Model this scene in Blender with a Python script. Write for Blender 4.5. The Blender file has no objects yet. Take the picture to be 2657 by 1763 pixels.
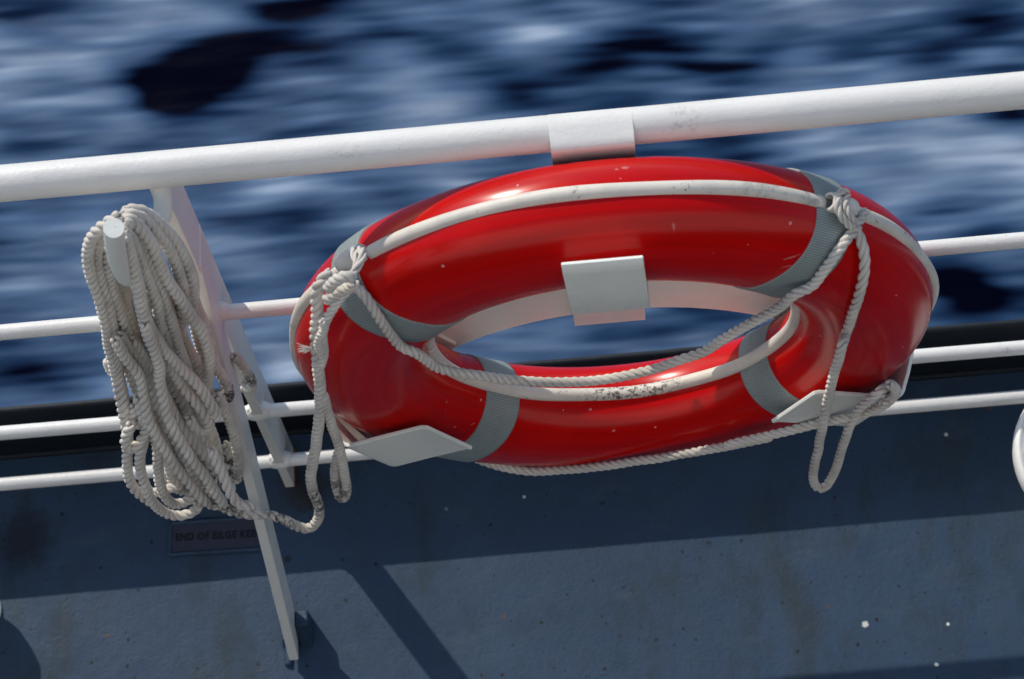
import bpy, bmesh, math, random
import numpy as np
from mathutils import Vector, Matrix, noise as mnoise

# ------------------------------------------------------------------ camera
PW, PH = 2657.0, 1763.0                      # photograph size, used to turn its pixels into points
CAM = np.array([-0.0267, -1.0382, 2.5261])
YAW, PIT, ROL, FOC = -0.08946, 1.18059, -0.17057, 5996.7
cF = np.array([math.sin(YAW)*math.cos(PIT), math.cos(YAW)*math.cos(PIT), -math.sin(PIT)])
_r = np.cross(cF, [0, 0, 1.0]); _r /= np.linalg.norm(_r); _u = np.cross(_r, cF)
cR = math.cos(ROL)*_r + math.sin(ROL)*_u
cU = -math.sin(ROL)*_r + math.cos(ROL)*_u

scene = bpy.context.scene
cd = bpy.data.cameras.new('camera'); cam = bpy.data.objects.new('camera', cd)
scene.collection.objects.link(cam)
cam.matrix_world = Matrix(((cR[0], cU[0], -cF[0], CAM[0]), (cR[1], cU[1], -cF[1], CAM[1]),
                           (cR[2], cU[2], -cF[2], CAM[2]), (0, 0, 0, 1)))
cd.sensor_width = 36; cd.lens = FOC/PW*36; cd.clip_start = .05; cd.clip_end = 2000
cd.dof.use_dof = True; cd.dof.focus_distance = 2.72; cd.dof.aperture_fstop = 9
scene.camera = cam

# ------------------------------------------------------------------ light
SUN = Vector((-.443, .696, .564)).normalized()
w = bpy.data.worlds.new('World'); scene.world = w; w.use_nodes = True
nt = w.node_tree; bg = nt.nodes['Background']; bg.inputs['Strength'].default_value = .12
sk = nt.nodes.new('ShaderNodeTexSky'); sk.sky_type = 'NISHITA'; sk.sun_disc = False
sk.sun_elevation = math.asin(SUN.z); sk.sun_rotation = math.atan2(SUN.x, SUN.y)
sk.air_density = 1.0; sk.dust_density = .6; sk.ozone_density = 1.0
nt.links.new(sk.outputs[0], bg.inputs[0])
sl = bpy.data.lights.new('sun', 'SUN'); sl.energy = 2.75; sl.angle = math.radians(.7); sl.color = (1, .925, .81)
so = bpy.data.objects.new('sun', sl); scene.collection.objects.link(so)
so.rotation_euler = (-SUN).to_track_quat('-Z', 'Y').to_euler()
vs = scene.view_settings; vs.view_transform = 'Standard'; vs.look = 'None'; vs.exposure = .2; vs.gamma = 1

# ------------------------------------------------------------------ measuring helpers
def ray(px, py):
    d = cF + cR*(px-PW/2)/FOC - cU*(py-PH/2)/FOC
    return d/np.linalg.norm(d)
def at(px, py, ax, v):
    d = ray(px, py); return CAM + d*((v-CAM[ax])/d[ax])
RING, RR, RA, RB, RN = (0, 0, 0), .2975, .0775, .060, 2.3     # lifebuoy: centre circle, half widths, roundness
def rf(p):
    rho = math.hypot(p[0], p[2])
    return abs((rho-RR)/RA)**RN + abs(p[1]/RB)**RN - 1
def on_ring(px, py, off, y=-.075):
    """where the line of sight meets the lifebuoy, lifted off its skin; else the upright plane y"""
    d = ray(px, py); t = 2.3; last = rf(CAM+d*t)
    while t < 3.4:
        t += .002; f = rf(CAM+d*t)
        if f <= 0:
            p = CAM+d*t; e = 1e-4
            n = np.array([rf(p+np.eye(3)[i]*e)-rf(p-np.eye(3)[i]*e) for i in range(3)]); n /= np.linalg.norm(n)
            return p+n*off
        last = f
    return at(px, py, 1, y)

# ------------------------------------------------------------------ object helpers
C = scene.collection
def obj(name, v, f, mat, parent=None, smooth=False, fn=None, uv=None):
    me = bpy.data.meshes.new(name); me.from_pydata([tuple(map(float, p)) for p in v], [], [tuple(map(int, q)) for q in f])
    if uv is not None:
        l = me.uv_layers.new(name='UVMap'); vi = np.empty(len(me.loops), int); me.loops.foreach_get('vertex_index', vi)
        l.data.foreach_set('uv', np.asarray(uv, dtype=np.float32)[vi].ravel())
    me.materials.append(mat); me.update()
    if smooth: me.polygons.foreach_set('use_smooth', [True]*len(me.polygons))
    o = bpy.data.objects.new(name, me); C.objects.link(o); o.parent = parent
    return o
def thing(name, label, cat, loc=(0, 0, 0), group=None):
    o = bpy.data.objects.new(name, None); C.objects.link(o); o.location = loc; o['label'] = label; o['category'] = cat
    o.empty_display_size = .05
    if group: o['group'] = group
    return o
def tag(o, label, cat): o['label'] = label; o['category'] = cat; return o
def bevel(o, w, seg=2, ang=35):
    m = o.modifiers.new('bevel', 'BEVEL'); m.width = w; m.segments = seg; m.limit_method = 'ANGLE'; m.angle_limit = math.radians(ang)
    for p in o.data.polygons: p.use_smooth = True
    m.harden_normals = True
    return o

def crom(P, step):
    """smooth path through points, evenly resampled"""
    P = np.asarray(P, float)
    if len(P) == 2: Q = np.stack([P[0]+(P[1]-P[0])*t for t in np.linspace(0, 1, 20)])
    else:
        E = np.vstack([2*P[0]-P[1], P, 2*P[-1]-P[-2]]); Q = []
        for i in range(1, len(E)-2):
            a, b, c, d = E[i-1:i+3]
            for t in np.linspace(0, 1, 24, endpoint=False):
                Q.append(.5*((2*b)+(c-a)*t+(2*a-5*b+4*c-d)*t*t+(3*b-a-3*c+d)*t**3))
        Q.append(P[-1]); Q = np.array(Q)
    s = np.r_[0, np.cumsum(np.linalg.norm(np.diff(Q, axis=0), axis=1))]
    n = max(4, int(s[-1]/step)); u = np.linspace(0, s[-1], n)
    return np.stack([np.interp(u, s, Q[:, k]) for k in range(3)], 1), u
def frames(Q):
    T = np.gradient(Q, axis=0); T /= np.linalg.norm(T, axis=1)[:, None]
    N = np.zeros_like(Q); a = np.array([0, 0, 1.0]) if abs(T[0][2]) < .9 else np.array([1.0, 0, 0])
    n = np.cross(T[0], a); n /= np.linalg.norm(n)
    for i in range(len(Q)):
        n = n-T[i]*(n@T[i]); n /= np.linalg.norm(n); N[i] = n
    return T, N, np.cross(T, N)
def sweep(Q, N, B, rad, seg, ell=1.0, caps=True):
    th = np.linspace(0, 2*np.pi, seg, endpoint=False); n = len(Q); rad = np.broadcast_to(rad, (n,))
    V = Q[:, None]+rad[:, None, None]*(np.cos(th)[None, :, None]*N[:, None]+ell*np.sin(th)[None, :, None]*B[:, None])
    F = []
    for i in range(n-1):
        for k in range(seg):
            k2 = (k+1) % seg; F.append((i*seg+k, i*seg+k2, (i+1)*seg+k2, (i+1)*seg+k))
    if caps: F.append(tuple(range(seg-1, -1, -1))); F.append(tuple((n-1)*seg+k for k in range(seg)))
    return V.reshape(-1, 3), F
class MB:
    def __init__(s): s.v = []; s.f = []; s.n = 0
    def add(s, V, F):
        V = np.asarray(V, float); s.v.append(V); s.f += [tuple(i+s.n for i in q) for q in F]; s.n += len(V); return s
    def build(s, name, mat, parent=None, smooth=True): return obj(name, np.vstack(s.v), s.f, mat, parent, smooth)
def tube(mb, P, rad, seg=16, step=.01, caps=True, ell=1.0):
    Q, u = crom(P, step); T, N, B = frames(Q)
    if callable(rad): rad = np.array([rad(x/u[-1]) for x in u])
    mb.add(*sweep(Q, N, B, rad, seg, ell, caps)); return mb
def rope(mb, P, R, pitch=None, step=.0021, seg=7, twist0=None, jit=.0006, soft=3):
    """three-strand laid rope along a path"""
    Q, u = crom(P, step)
    ph = random.random()*50; n_ = len(Q)
    if n_ > 12*soft:
        for _ in range(2):
            w_ = 2*soft+1; Z_ = np.pad(Q, ((soft, soft), (0, 0)), mode='edge')
            A_ = np.stack([np.convolve(Z_[:, k], np.ones(w_)/w_, 'valid') for k in range(3)], 1)
            e_ = np.clip(np.minimum(np.arange(n_), np.arange(n_)[::-1])/(2.0*soft), 0, 1)[:, None]; Q = Q*(1-e_)+A_*e_
    Q = Q+np.array([[mnoise.noise(Vector((x*22, ph+k*9, 0)))*jit*2 for k in range(3)] for x in u])
    T, N, B = frames(Q); pitch = pitch or R*5.6
    a0 = random.random()*6 if twist0 is None else twist0
    wob = np.array([mnoise.noise(Vector((x*15, ph, 5)))*.9 for x in u])
    ends = np.minimum(np.minimum(np.arange(len(u)), np.arange(len(u))[::-1])/3.0+.55, 1)
    for k in range(3):
        a = a0+k*2*np.pi/3+2*np.pi*u/pitch+wob
        D = np.cos(a)[:, None]*N+np.sin(a)[:, None]*B
        Qk = Q+D*R*.57
        Tk = np.gradient(Qk, axis=0); Tk /= np.linalg.norm(Tk, axis=1)[:, None]
        Nk = D-Tk*(D*Tk).sum(1)[:, None]; Nk /= np.linalg.norm(Nk, axis=1)[:, None]
        mb.add(*sweep(Qk, Nk, np.cross(Tk, Nk), R*.475*ends, seg, 1.12))
    return mb
def plate(name, poly, axis_dir, thick, mat, parent, bev=.0012, seg=2):
    """planar polygon (3-D points) given thickness along axis_dir"""
    P = np.asarray(poly, float); d = np.asarray(axis_dir, float); d /= np.linalg.norm(d); n = len(P)
    V = np.vstack([P, P+d*thick]); F = [tuple(range(n)), tuple(range(2*n-1, n-1, -1))]
    F += [(i, n+i, n+(i+1) % n, (i+1) % n)[::-1] for i in range(n)]
    o = obj(name, V, F, mat, parent)
    bm = bmesh.new(); bm.from_mesh(o.data); bmesh.ops.recalc_face_normals(bm, faces=bm.faces); bm.to_mesh(o.data); bm.free()
    return bevel(o, bev, seg)
def box(name, lo, hi, mat, parent=None, bev=.0015):
    (x0, y0, z0), (x1, y1, z1) = lo, hi
    return plate(name, [(x0, y0, z0), (x1, y0, z0), (x1, y1, z0), (x0, y1, z0)], (0, 0, 1), z1-z0, mat, parent, bev)
def bar(name, a, b, wx, wy, mat, parent=None, bev=.0015):
    """flat bar from a to b with level ends, section wx by wy, points are the middle of its inboard face"""
    a = np.asarray(a, float); b = np.asarray(b, float)
    V = [p+np.array([sx*wx/2, sy*wy, 0]) for p in (a, b) for sx, sy in ((-1, 0), (1, 0), (1, 1), (-1, 1))]
    F = [(0, 1, 2, 3), (7, 6, 5, 4), (0, 4, 5, 1), (1, 5, 6, 2), (2, 6, 7, 3), (3, 7, 4, 0)]
    o = obj(name, V, F, mat, parent)
    bm = bmesh.new(); bm.from_mesh(o.data); bmesh.ops.recalc_face_normals(bm, faces=bm.faces); bm.to_mesh(o.data); bm.free()
    return bevel(o, bev)

# ------------------------------------------------------------------ materials
class M:
    def __init__(s, name, rough=.5, spec=.5, metal=0):
        s.m = bpy.data.materials.new(name); s.m.use_nodes = True; s.t = s.m.node_tree; s.b = s.t.nodes['Principled BSDF']
        s.b.inputs['Roughness'].default_value = rough; s.b.inputs['Specular IOR Level'].default_value = spec; s.b.inputs['Metallic'].default_value = metal
    def n(s, typ, **kw):
        x = s.t.nodes.new('ShaderNode'+typ)
        for k, v in kw.items(): setattr(x, k, v)
        return x
    def l(s, a, b): s.t.links.new(a, b)
    def co(s, kind='Object', scale=(1, 1, 1), loc=(0, 0, 0), rot=(0, 0, 0)):
        c = s.n('TexCoord'); m = s.n('Mapping'); m.inputs['Scale'].default_value = scale; m.inputs['Location'].default_value = loc
        m.inputs['Rotation'].default_value = rot
        s.l(c.outputs[kind], m.inputs[0]); return m.outputs[0]
    def noise(s, vec, sc, det=4, ro=.55, dist=0):
        x = s.n('TexNoise'); x.inputs['Scale'].default_value = sc; x.inputs['Detail'].default_value = det
        x.inputs['Roughness'].default_value = ro; x.inputs['Distortion'].default_value = dist; s.l(vec, x.inputs['Vector']); return x.outputs[0]
    def ramp(s, fac, a, b, c0=0.0, c1=1.0):
        x = s.n('MapRange', interpolation_type='SMOOTHSTEP'); x.inputs[1].default_value = a; x.inputs[2].default_value = b
        x.inputs[3].default_value = c0; x.inputs[4].default_value = c1; s.l(fac, x.inputs[0]); return x.outputs[0]
    def math(s, op, a, b=0.0, c=None):
        x = s.n('Math', operation=op)
        for i, q in enumerate((a, b) if c is None else (a, b, c)):
            if hasattr(q, 'links') or hasattr(q, 'is_linked'): s.l(q, x.inputs[i])
            else: x.inputs[i].default_value = q
        return x.outputs[0]
    def mix(s, fac, a, b, mode='MIX'):
        x = s.n('Mix', data_type='RGBA', blend_type=mode)
        for i, q in ((0, fac), (6, a), (7, b)):
            if isinstance(q, (tuple, list)): x.inputs[i].default_value = (*q, 1) if len(q) == 3 else q
            elif isinstance(q, (int, float)): x.inputs[i].default_value = q
            else: s.l(q, x.inputs[i])
        return x.outputs[2]
    def base(s, c):
        if isinstance(c, tuple): s.b.inputs['Base Color'].default_value = (*c, 1)
        else: s.l(c, s.b.inputs['Base Color'])
    def rough(s, r): s.l(r, s.b.inputs['Roughness'])
    def bump(s, h, st, dist=.001):
        x = s.n('Bump'); x.inputs['Strength'].default_value = st; x.inputs['Distance'].default_value = dist
        s.l(h, x.inputs['Height']); s.l(x.outputs[0], s.b.inputs['Normal']); return x
    def near(s, pt, r, soft=.5, sq=(1, 1, 1), warp=.0):
        """1 near a place on the object, 0 away from it, with an uneven edge"""
        m = s.co('Object', tuple(1/(r*q) for q in sq), tuple(-pt[i]/(r*sq[i]) for i in range(3)))
        ln = s.n('VectorMath', operation='LENGTH'); s.l(m, ln.inputs[0]); v = ln.outputs['Value']
        if warp:
            nz = s.noise(s.co('Object'), 1.6/r, 4, .65); v = s.math('ADD', v, s.math('MULTIPLY', s.math('SUBTRACT', nz, .5), warp))
        return s.ramp(v, 1-soft, 1, 1, 0)

def white_paint(name, col=(.75, .75, .735), marks=()):
    m = M(name, .38, .5); v = m.co()
    c = m.mix(m.ramp(m.noise(v, 9, 5), .35, .75, 0, .35), col, tuple(q*.86 for q in (col[0], col[1], col[2]*.97)))
    c = m.mix(m.ramp(m.noise(v, 420, 2, .5), .735, .78), c, (.16, .12, .09))           # pinhead rust and dirt
    c = m.mix(m.ramp(m.noise(v, 60, 6, .7), .62, .8, 0, .35), c, (.45, .44, .42))
    for pt, r, sq in marks:
        k = m.math('MULTIPLY', m.near(pt, r, .6, sq), m.ramp(m.noise(m.co('Object', (1, 1, 1)), 130, 5, .75), .48, .66, 0, .42))
        c = m.mix(k, c, (.2, .2, .19))
    m.base(c); m.rough(m.ramp(m.noise(v, 30, 4), .3, .7, .30, .48))
    m.bump(m.math('ADD', m.noise(v, 260, 4, .6), m.math('MULTIPLY', m.noise(m.co('Object', (.5, 1, 1)), 38, 3), 2.5)), .42, .0010)
    return m.m
SM = [(at(893, 398, 1, .07), .02, (1.6, 1, 1)), (at(1770, 310, 1, .07), .035, (1, 1, 1.2)), (at(2625, 270, 1, .07), .012, (1.5, 1, 1)), (at(2600, 912, 1, .08), .014, (1.5, 1, 1))]
m_white = white_paint('white_gloss_paint', marks=SM)
m_hold = white_paint('white_holder_paint', (.84, .86, .81))
m_post = white_paint('white_post_paint', (.75, .74, .70))

m = M('red_shell', .24, .24); u = m.co('UV', (3, 60, 1)); v = m.co()
str_ = m.noise(u, 1.0, 3, .5)
c = m.mix(m.ramp(str_, .35, .7), (.54, .0022, .0010), (.46, .0020, .0012))
c = m.mix(m.ramp(m.noise(v, 14, 5, .6), .5, .75, 0, .35), c, (.64, .009, .003))
sc = m.n('TexVoronoi', feature='F1'); m.l(m.co('Object', (1, 1, 1), rot=(.5, .7, .2)), sc.inputs['Vector']); sc.inputs['Scale'].default_value = 26
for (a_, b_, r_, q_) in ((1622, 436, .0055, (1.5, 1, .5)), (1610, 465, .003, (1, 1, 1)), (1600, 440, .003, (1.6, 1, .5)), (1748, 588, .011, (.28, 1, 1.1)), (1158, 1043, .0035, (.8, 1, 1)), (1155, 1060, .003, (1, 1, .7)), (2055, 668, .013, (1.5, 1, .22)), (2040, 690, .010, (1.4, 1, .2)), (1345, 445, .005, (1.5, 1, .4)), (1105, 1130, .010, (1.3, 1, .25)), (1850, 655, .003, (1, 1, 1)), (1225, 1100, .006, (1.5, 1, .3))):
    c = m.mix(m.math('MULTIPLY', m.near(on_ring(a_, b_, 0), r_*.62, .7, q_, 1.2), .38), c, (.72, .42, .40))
nn = m.math('ADD', sc.outputs['Distance'], m.math('MULTIPLY', m.noise(v, 300, 2), .10))
c = m.mix(m.ramp(nn, .085, .1, .75, 0), c, (.75, .35, .35))
m.base(c); m.rough(m.ramp(m.noise(u, 1.0, 3, .5), .3, .75, .20, .28)); m.bump(m.noise(v, 7, 2), .06, .004)
m.b.inputs['Coat Weight'].default_value = .05; m.b.inputs['Coat Roughness'].default_value = .12
m_red = m.m

m = M('reflective_tape', .42, .6); t = m.co('UV', (1, 1, 1))
wv = m.n('TexWave', wave_type='BANDS', bands_direction='Y'); wv.inputs['Scale'].default_value = 5.0; wv.inputs['Distortion'].default_value = .0; m.l(t, wv.inputs['Vector'])
wx = m.n('TexWave', wave_type='BANDS', bands_direction='X'); wx.inputs['Scale'].default_value = 3.2; m.l(t, wx.inputs['Vector'])
h = m.math('MULTIPLY', m.ramp(wv.outputs[1], .2, .8), m.ramp(wx.outputs[1], 0, .4, .7, 1))
c = m.mix(h, (.19, .235, .235), (.33, .385, .38)); c = m.mix(m.ramp(m.noise(m.co(), 40, 5), .45, .8, 0, .4), c, (.19, .2, .21))
m.base(c); m.bump(h, .5, .0008); m_tape = m.m

m = M('cream_rubber_hose', .5, .4); v = m.co()
c = m.mix(m.ramp(m.noise(v, 25, 5), .4, .75), (.70, .66, .59), (.58, .56, .51))
spots = m.math('MULTIPLY', m.ramp(m.noise(v, 190, 3, .6), .60, .66), m.ramp(m.noise(v, 14, 2), .50, .62))
c = m.mix(spots, c, (.12, .11, .10))
k = m.math('MULTIPLY', m.near((.02, 0, -.215), .085, .7), m.ramp(m.noise(v, 170, 4, .7), .50, .57, 0, .9)); c = m.mix(k, c, (.07, .065, .06))
k = m.math('MULTIPLY', m.near((.19, 0, .325), .08, .6), m.ramp(m.noise(v, 45, 5, .7), .45, .65, 0, .6)); c = m.mix(k, c, (.2, .21, .2))
m.base(c); m.bump(m.noise(v, 90, 3), .2, .001); m_hose = m.m

def rope_mat(name, dirt):
    m = M(name, .85, .2); v = m.co()
    c = m.mix(m.ramp(m.noise(v, 18, 5), .35, .7), (.73, .69, .63), (.54, .51, .465))
    c = m.mix(m.ramp(m.noise(v, 900, 2), .45, .65, 0, .35), c, (.42, .40, .37))
    for pt, r in dirt:
        k = m.math('MULTIPLY', m.near(pt, r, .7), m.ramp(m.noise(v, 85, 4, .75), .43, .56, 0, .92)); c = m.mix(k, c, (.05, .045, .045))
    m.base(c); m.bump(m.noise(v, 1100, 2), .6, .0006)
    m.b.inputs['Sheen Weight'].default_value = .15
    return m.m

ZD = -.697; YR = .085
m = M('deck_paint', .55, .4); v = m.co()
n1 = m.noise(v, 3.5, 6, .6); n2 = m.noise(v, 22, 6, .65); n3 = m.noise(v, 170, 3, .6)
c = m.mix(m.ramp(n1, .35, .7), (.020, .047, .092), (.029, .063, .114))
c = m.mix(m.ramp(n2, .48, .75, 0, .5), c, (.024, .042, .068))
c = m.mix(m.ramp(n3, .66, .74, 0, .7), c, (.012, .017, .027))
def specks(m, c, scale, size, col, seed, amt=1.0, keep=.5):
    vo = m.n('TexVoronoi', feature='F1'); vo.inputs['Scale'].default_value = scale; m.l(m.co('Object', (1, 1, 1), (seed, seed*2, 0)), vo.inputs['Vector'])
    d = m.math('ADD', vo.outputs['Distance'], m.math('MULTIPLY', m.math('SUBTRACT', m.noise(m.co(), scale*7, 2), .5), size*1.5))
    sel = m.math('GREATER_THAN', m.math('FRACT', m.math('MULTIPLY', vo.outputs['Color'], 7.3)), keep)
    return m.mix(m.math('MULTIPLY', m.math('MULTIPLY', m.ramp(d, size*.6, size, 1, 0), sel), amt), c, col)
c = m.mix(m.ramp(m.noise(m.co('Object', (1.6, .6, 1), (5, 3, 0)), 5, 6, .7), .50, .66, 0, .7), c, (.018, .034, .050))
c = m.mix(m.ramp(m.noise(m.co('Object', (1, 2.2, 1), (9, 3, 0)), 9, 5, .7), .56, .72, 0, .45), c, (.048, .080, .11))
c = specks(m, c, 28, .10, (.008, .010, .014), 3, .95, .25)
c = specks(m, c, 55, .12, (.010, .013, .020), 5, .85, .45)
c = specks(m, c, 9, .075, (.010, .012, .016), 13, .9, .55)
c = specks(m, c, 11, .045, (.40, .41, .41), 7, .4, .6)
c = specks(m, c, 14, .05, (.10, .055, .03), 11, .9, .6)
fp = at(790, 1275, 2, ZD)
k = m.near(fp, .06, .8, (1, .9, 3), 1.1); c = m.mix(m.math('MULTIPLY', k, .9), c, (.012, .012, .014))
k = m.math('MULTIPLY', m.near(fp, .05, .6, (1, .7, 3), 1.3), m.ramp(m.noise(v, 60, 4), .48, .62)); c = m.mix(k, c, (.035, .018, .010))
k = m.near(at(60, 1390, 2, ZD), .062, .8, (1, 1.2, 3), 1.2); c = m.mix(m.math('MULTIPLY', k, .92), c, (.008, .012, .022))
for (a, b, r) in ((2240, 1300, .03), (2030, 1490, .035), (2200, 1400, .02), (1950, 1330, .03), (2080, 1600, .04)):
    k = m.near(at(a, b, 2, ZD), r, .9, (1, 1.5, 3), 1.2); c = m.mix(m.math('MULTIPLY', k, .45), c, (.022, .035, .045))
for (a, b, r) in ((2245, 1620, .006), (2455, 1128, .0035), (2430, 1725, .0035), (2460, 1620, .003), (1360, 1290, .003)):
    k = m.near(at(a, b, 2, ZD), r, .5, (1, 1, 8), .9); c = m.mix(k, c, (.6, .62, .6))
m.base(c)
hh = m.math('ADD', m.math('MULTIPLY', n3, .6), m.math('MULTIPLY', n2, .8)); m.bump(hh, .55, .0020); m.rough(m.ramp(n2, .3, .7, .5, .72))
m_deck = m.m
m = M('kerb_paint', .6, .3); v = m.co(); c = m.mix(m.ramp(m.noise(v, 8, 6, .65), .4, .7), (.009, .014, .022), (.006, .009, .015))
c = m.mix(m.ramp(m.noise(v, 60, 5, .7), .6, .72, 0, .8), c, (.015, .013, .012)); m.base(c); m.bump(m.noise(v, 90, 4), .4, .002); m_kerb = m.m
m = M('rust', .9, .2); m.base(m.mix(m.ramp(m.noise(m.co(), 120, 4), .4, .6), (.16, .06, .02), (.05, .02, .012))); m.bump(m.noise(m.co(), 300, 4), 1, .001); m_rust = m.m
m = M('black_letter_paint', .6, .3); m.base(m.mix(m.ramp(m.noise(m.co(), 300, 3), .45, .6, 0, .6), (.003, .003, .004), (.012, .013, .02))); m_letter = m.m
m = M('plate_paint', .6, .3); m.base(m.mix(m.ramp(m.noise(m.co(), 60, 4), .4, .7), (.036, .039, .062), (.028, .037, .060))); m.bump(m.noise(m.co(), 250, 3), .4, .001); m_mark = m.m
m = M('deckhouse_paint', .5, .4); m.base(m.mix(m.ramp(m.noise(m.co(), 1.2, 4), .4, .7), (.80, .78, .74), (.74, .72, .68))); m_house = m.m

# ------------------------------------------------------------------ the sea
SEA = -4.7
def sea():
    def axis(lo, hi, fine, far):
        a = list(np.arange(lo, hi, fine)); s = fine; x = lo
        L = []
        while x > -far: s *= 1.35; x -= s; L.append(x)
        s = fine; x = a[-1]; Rr = []
        while x < far: s *= 1.35; x += s; Rr.append(x)
        return np.array(L[::-1]+a+Rr)
    X = axis(-3.6, 3.2, .025, 900); Y = axis(.6, 4.6, .0095, 900)
    gx, gy = np.meshgrid(X, Y, indexing='ij')
    # dark hollows (-) and bright froth (+) where the photograph shows them: x, y in its pixels, half length, half width, amount
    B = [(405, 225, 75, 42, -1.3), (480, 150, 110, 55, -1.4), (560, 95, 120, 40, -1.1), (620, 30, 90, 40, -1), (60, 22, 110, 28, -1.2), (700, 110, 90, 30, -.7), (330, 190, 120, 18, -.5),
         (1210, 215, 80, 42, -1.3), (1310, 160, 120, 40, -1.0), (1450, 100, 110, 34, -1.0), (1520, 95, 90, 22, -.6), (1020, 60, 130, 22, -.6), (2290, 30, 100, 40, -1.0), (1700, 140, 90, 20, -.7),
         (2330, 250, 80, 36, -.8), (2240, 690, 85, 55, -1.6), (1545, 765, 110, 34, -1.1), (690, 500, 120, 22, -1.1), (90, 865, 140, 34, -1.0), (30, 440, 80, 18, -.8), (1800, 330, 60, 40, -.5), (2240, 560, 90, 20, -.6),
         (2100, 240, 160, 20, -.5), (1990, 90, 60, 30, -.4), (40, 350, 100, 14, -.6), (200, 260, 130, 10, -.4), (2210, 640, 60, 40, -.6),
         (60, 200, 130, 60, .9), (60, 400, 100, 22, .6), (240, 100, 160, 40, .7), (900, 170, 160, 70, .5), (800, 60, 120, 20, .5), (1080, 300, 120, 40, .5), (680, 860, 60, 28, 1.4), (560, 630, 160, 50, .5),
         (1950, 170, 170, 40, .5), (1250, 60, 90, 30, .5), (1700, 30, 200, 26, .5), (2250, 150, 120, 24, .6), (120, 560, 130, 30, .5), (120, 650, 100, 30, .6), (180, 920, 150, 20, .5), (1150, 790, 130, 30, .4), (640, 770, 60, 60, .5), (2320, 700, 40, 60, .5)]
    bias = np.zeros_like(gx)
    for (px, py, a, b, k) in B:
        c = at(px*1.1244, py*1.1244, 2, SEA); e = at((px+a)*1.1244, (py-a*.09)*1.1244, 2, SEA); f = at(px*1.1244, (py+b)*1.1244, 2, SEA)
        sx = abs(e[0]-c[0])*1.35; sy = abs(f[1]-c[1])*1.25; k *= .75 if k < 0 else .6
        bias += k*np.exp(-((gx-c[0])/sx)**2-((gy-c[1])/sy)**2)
    inn = (np.abs(gx) < 5) & (gy > .4) & (gy < 5)
    ii = np.where(inn.any(1))[0]; jj = np.where(inn.any(0))[0]; fld = np.zeros_like(gx)
    for (sx, sy, rot, amp, det, L) in ((1.1, 2.3, .55, .95, 2, .16), (2.4, 4.2, .62, .95, 2, .26), (7, 13, .35, .50, 2, .34), (10, 30, .12, .46, 2, .42)):
        c_, s_ = math.cos(rot), math.sin(rot)
        N_ = np.array([[mnoise.fractal(Vector(((c_*X[i_]-s_*Y[j_])*sx, (s_*X[i_]+c_*Y[j_])*sy, sx)), 1, 2, det) for j_ in jj] for i_ in ii])
        w_ = max(1, int(L/.025)); k_ = np.hanning(w_+2); k_ /= k_.sum(); N_ = np.apply_along_axis(lambda q: np.convolve(q, k_, 'same'), 0, N_)
        fld[np.ix_(ii, jj)] += amp*N_/max(1e-6, N_.std())*.24
    bias = bias+fld
    V = np.stack([gx, gy, np.zeros_like(gx)], -1).reshape(-1, 3)
    near = (np.abs(gx) < 8) & (np.abs(gy) < 9)
    z = np.array([mnoise.fractal(Vector((x*.5, y*1.1, 3)), 1, 2, 4) if nr else 0 for x, y, nr in zip(gx.ravel(), gy.ravel(), near.ravel())])
    V[:, 2] = SEA+z*.06
    nx, ny = gx.shape; i, j = np.meshgrid(np.arange(nx-1), np.arange(ny-1), indexing='ij'); a = (i*ny+j).ravel()
    F = np.stack([a, a+ny, a+ny+1, a+1], 1)
    m = M('sea_water', .12, .5)
    at_ = m.n('Attribute', attribute_name='froth'); bi = at_.outputs['Fac']
    wrp = m.n('TexNoise'); wrp.inputs['Scale'].default_value = 1.0; m.l(m.co('Object', (1, 1, 1)), wrp.inputs['Vector'])
    def st(sx, sy, sc, det, ro, loc=(0, 0, 0)):
        vm = m.n('VectorMath', operation='MULTIPLY_ADD'); m.l(wrp.outputs['Color'], vm.inputs[0]); vm.inputs[1].default_value = (.12, .12, 0)
        m.l(m.co('Object', (sx, sy, 1), loc, (0, 0, math.radians(1.5))), vm.inputs[2]); return m.noise(vm.outputs[0], sc, det, ro)
    big = st(.9, 1.9, 1.5, 2, .45); mid = st(1.0, 5.5, 1.7, 3, .5, (3, 1, 0)); fine = st(1.0, 14, 2.2, 3, .55, (7, 2, 0))
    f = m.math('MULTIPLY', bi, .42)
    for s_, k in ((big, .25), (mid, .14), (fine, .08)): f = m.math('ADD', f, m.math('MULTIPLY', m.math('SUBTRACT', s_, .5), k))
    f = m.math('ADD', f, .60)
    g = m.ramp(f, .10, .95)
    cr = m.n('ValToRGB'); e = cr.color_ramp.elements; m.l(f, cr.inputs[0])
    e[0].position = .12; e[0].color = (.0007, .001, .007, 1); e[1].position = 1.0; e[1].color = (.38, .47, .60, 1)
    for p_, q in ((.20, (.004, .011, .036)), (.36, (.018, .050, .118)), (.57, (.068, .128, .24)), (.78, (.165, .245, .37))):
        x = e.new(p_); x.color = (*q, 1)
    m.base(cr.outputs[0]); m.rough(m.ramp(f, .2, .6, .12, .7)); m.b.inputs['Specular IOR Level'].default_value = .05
    m.bump(m.math('ADD', mid, big), .35, .05)
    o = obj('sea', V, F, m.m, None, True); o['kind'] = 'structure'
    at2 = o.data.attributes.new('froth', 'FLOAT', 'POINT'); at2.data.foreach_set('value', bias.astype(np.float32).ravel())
sea()

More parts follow.
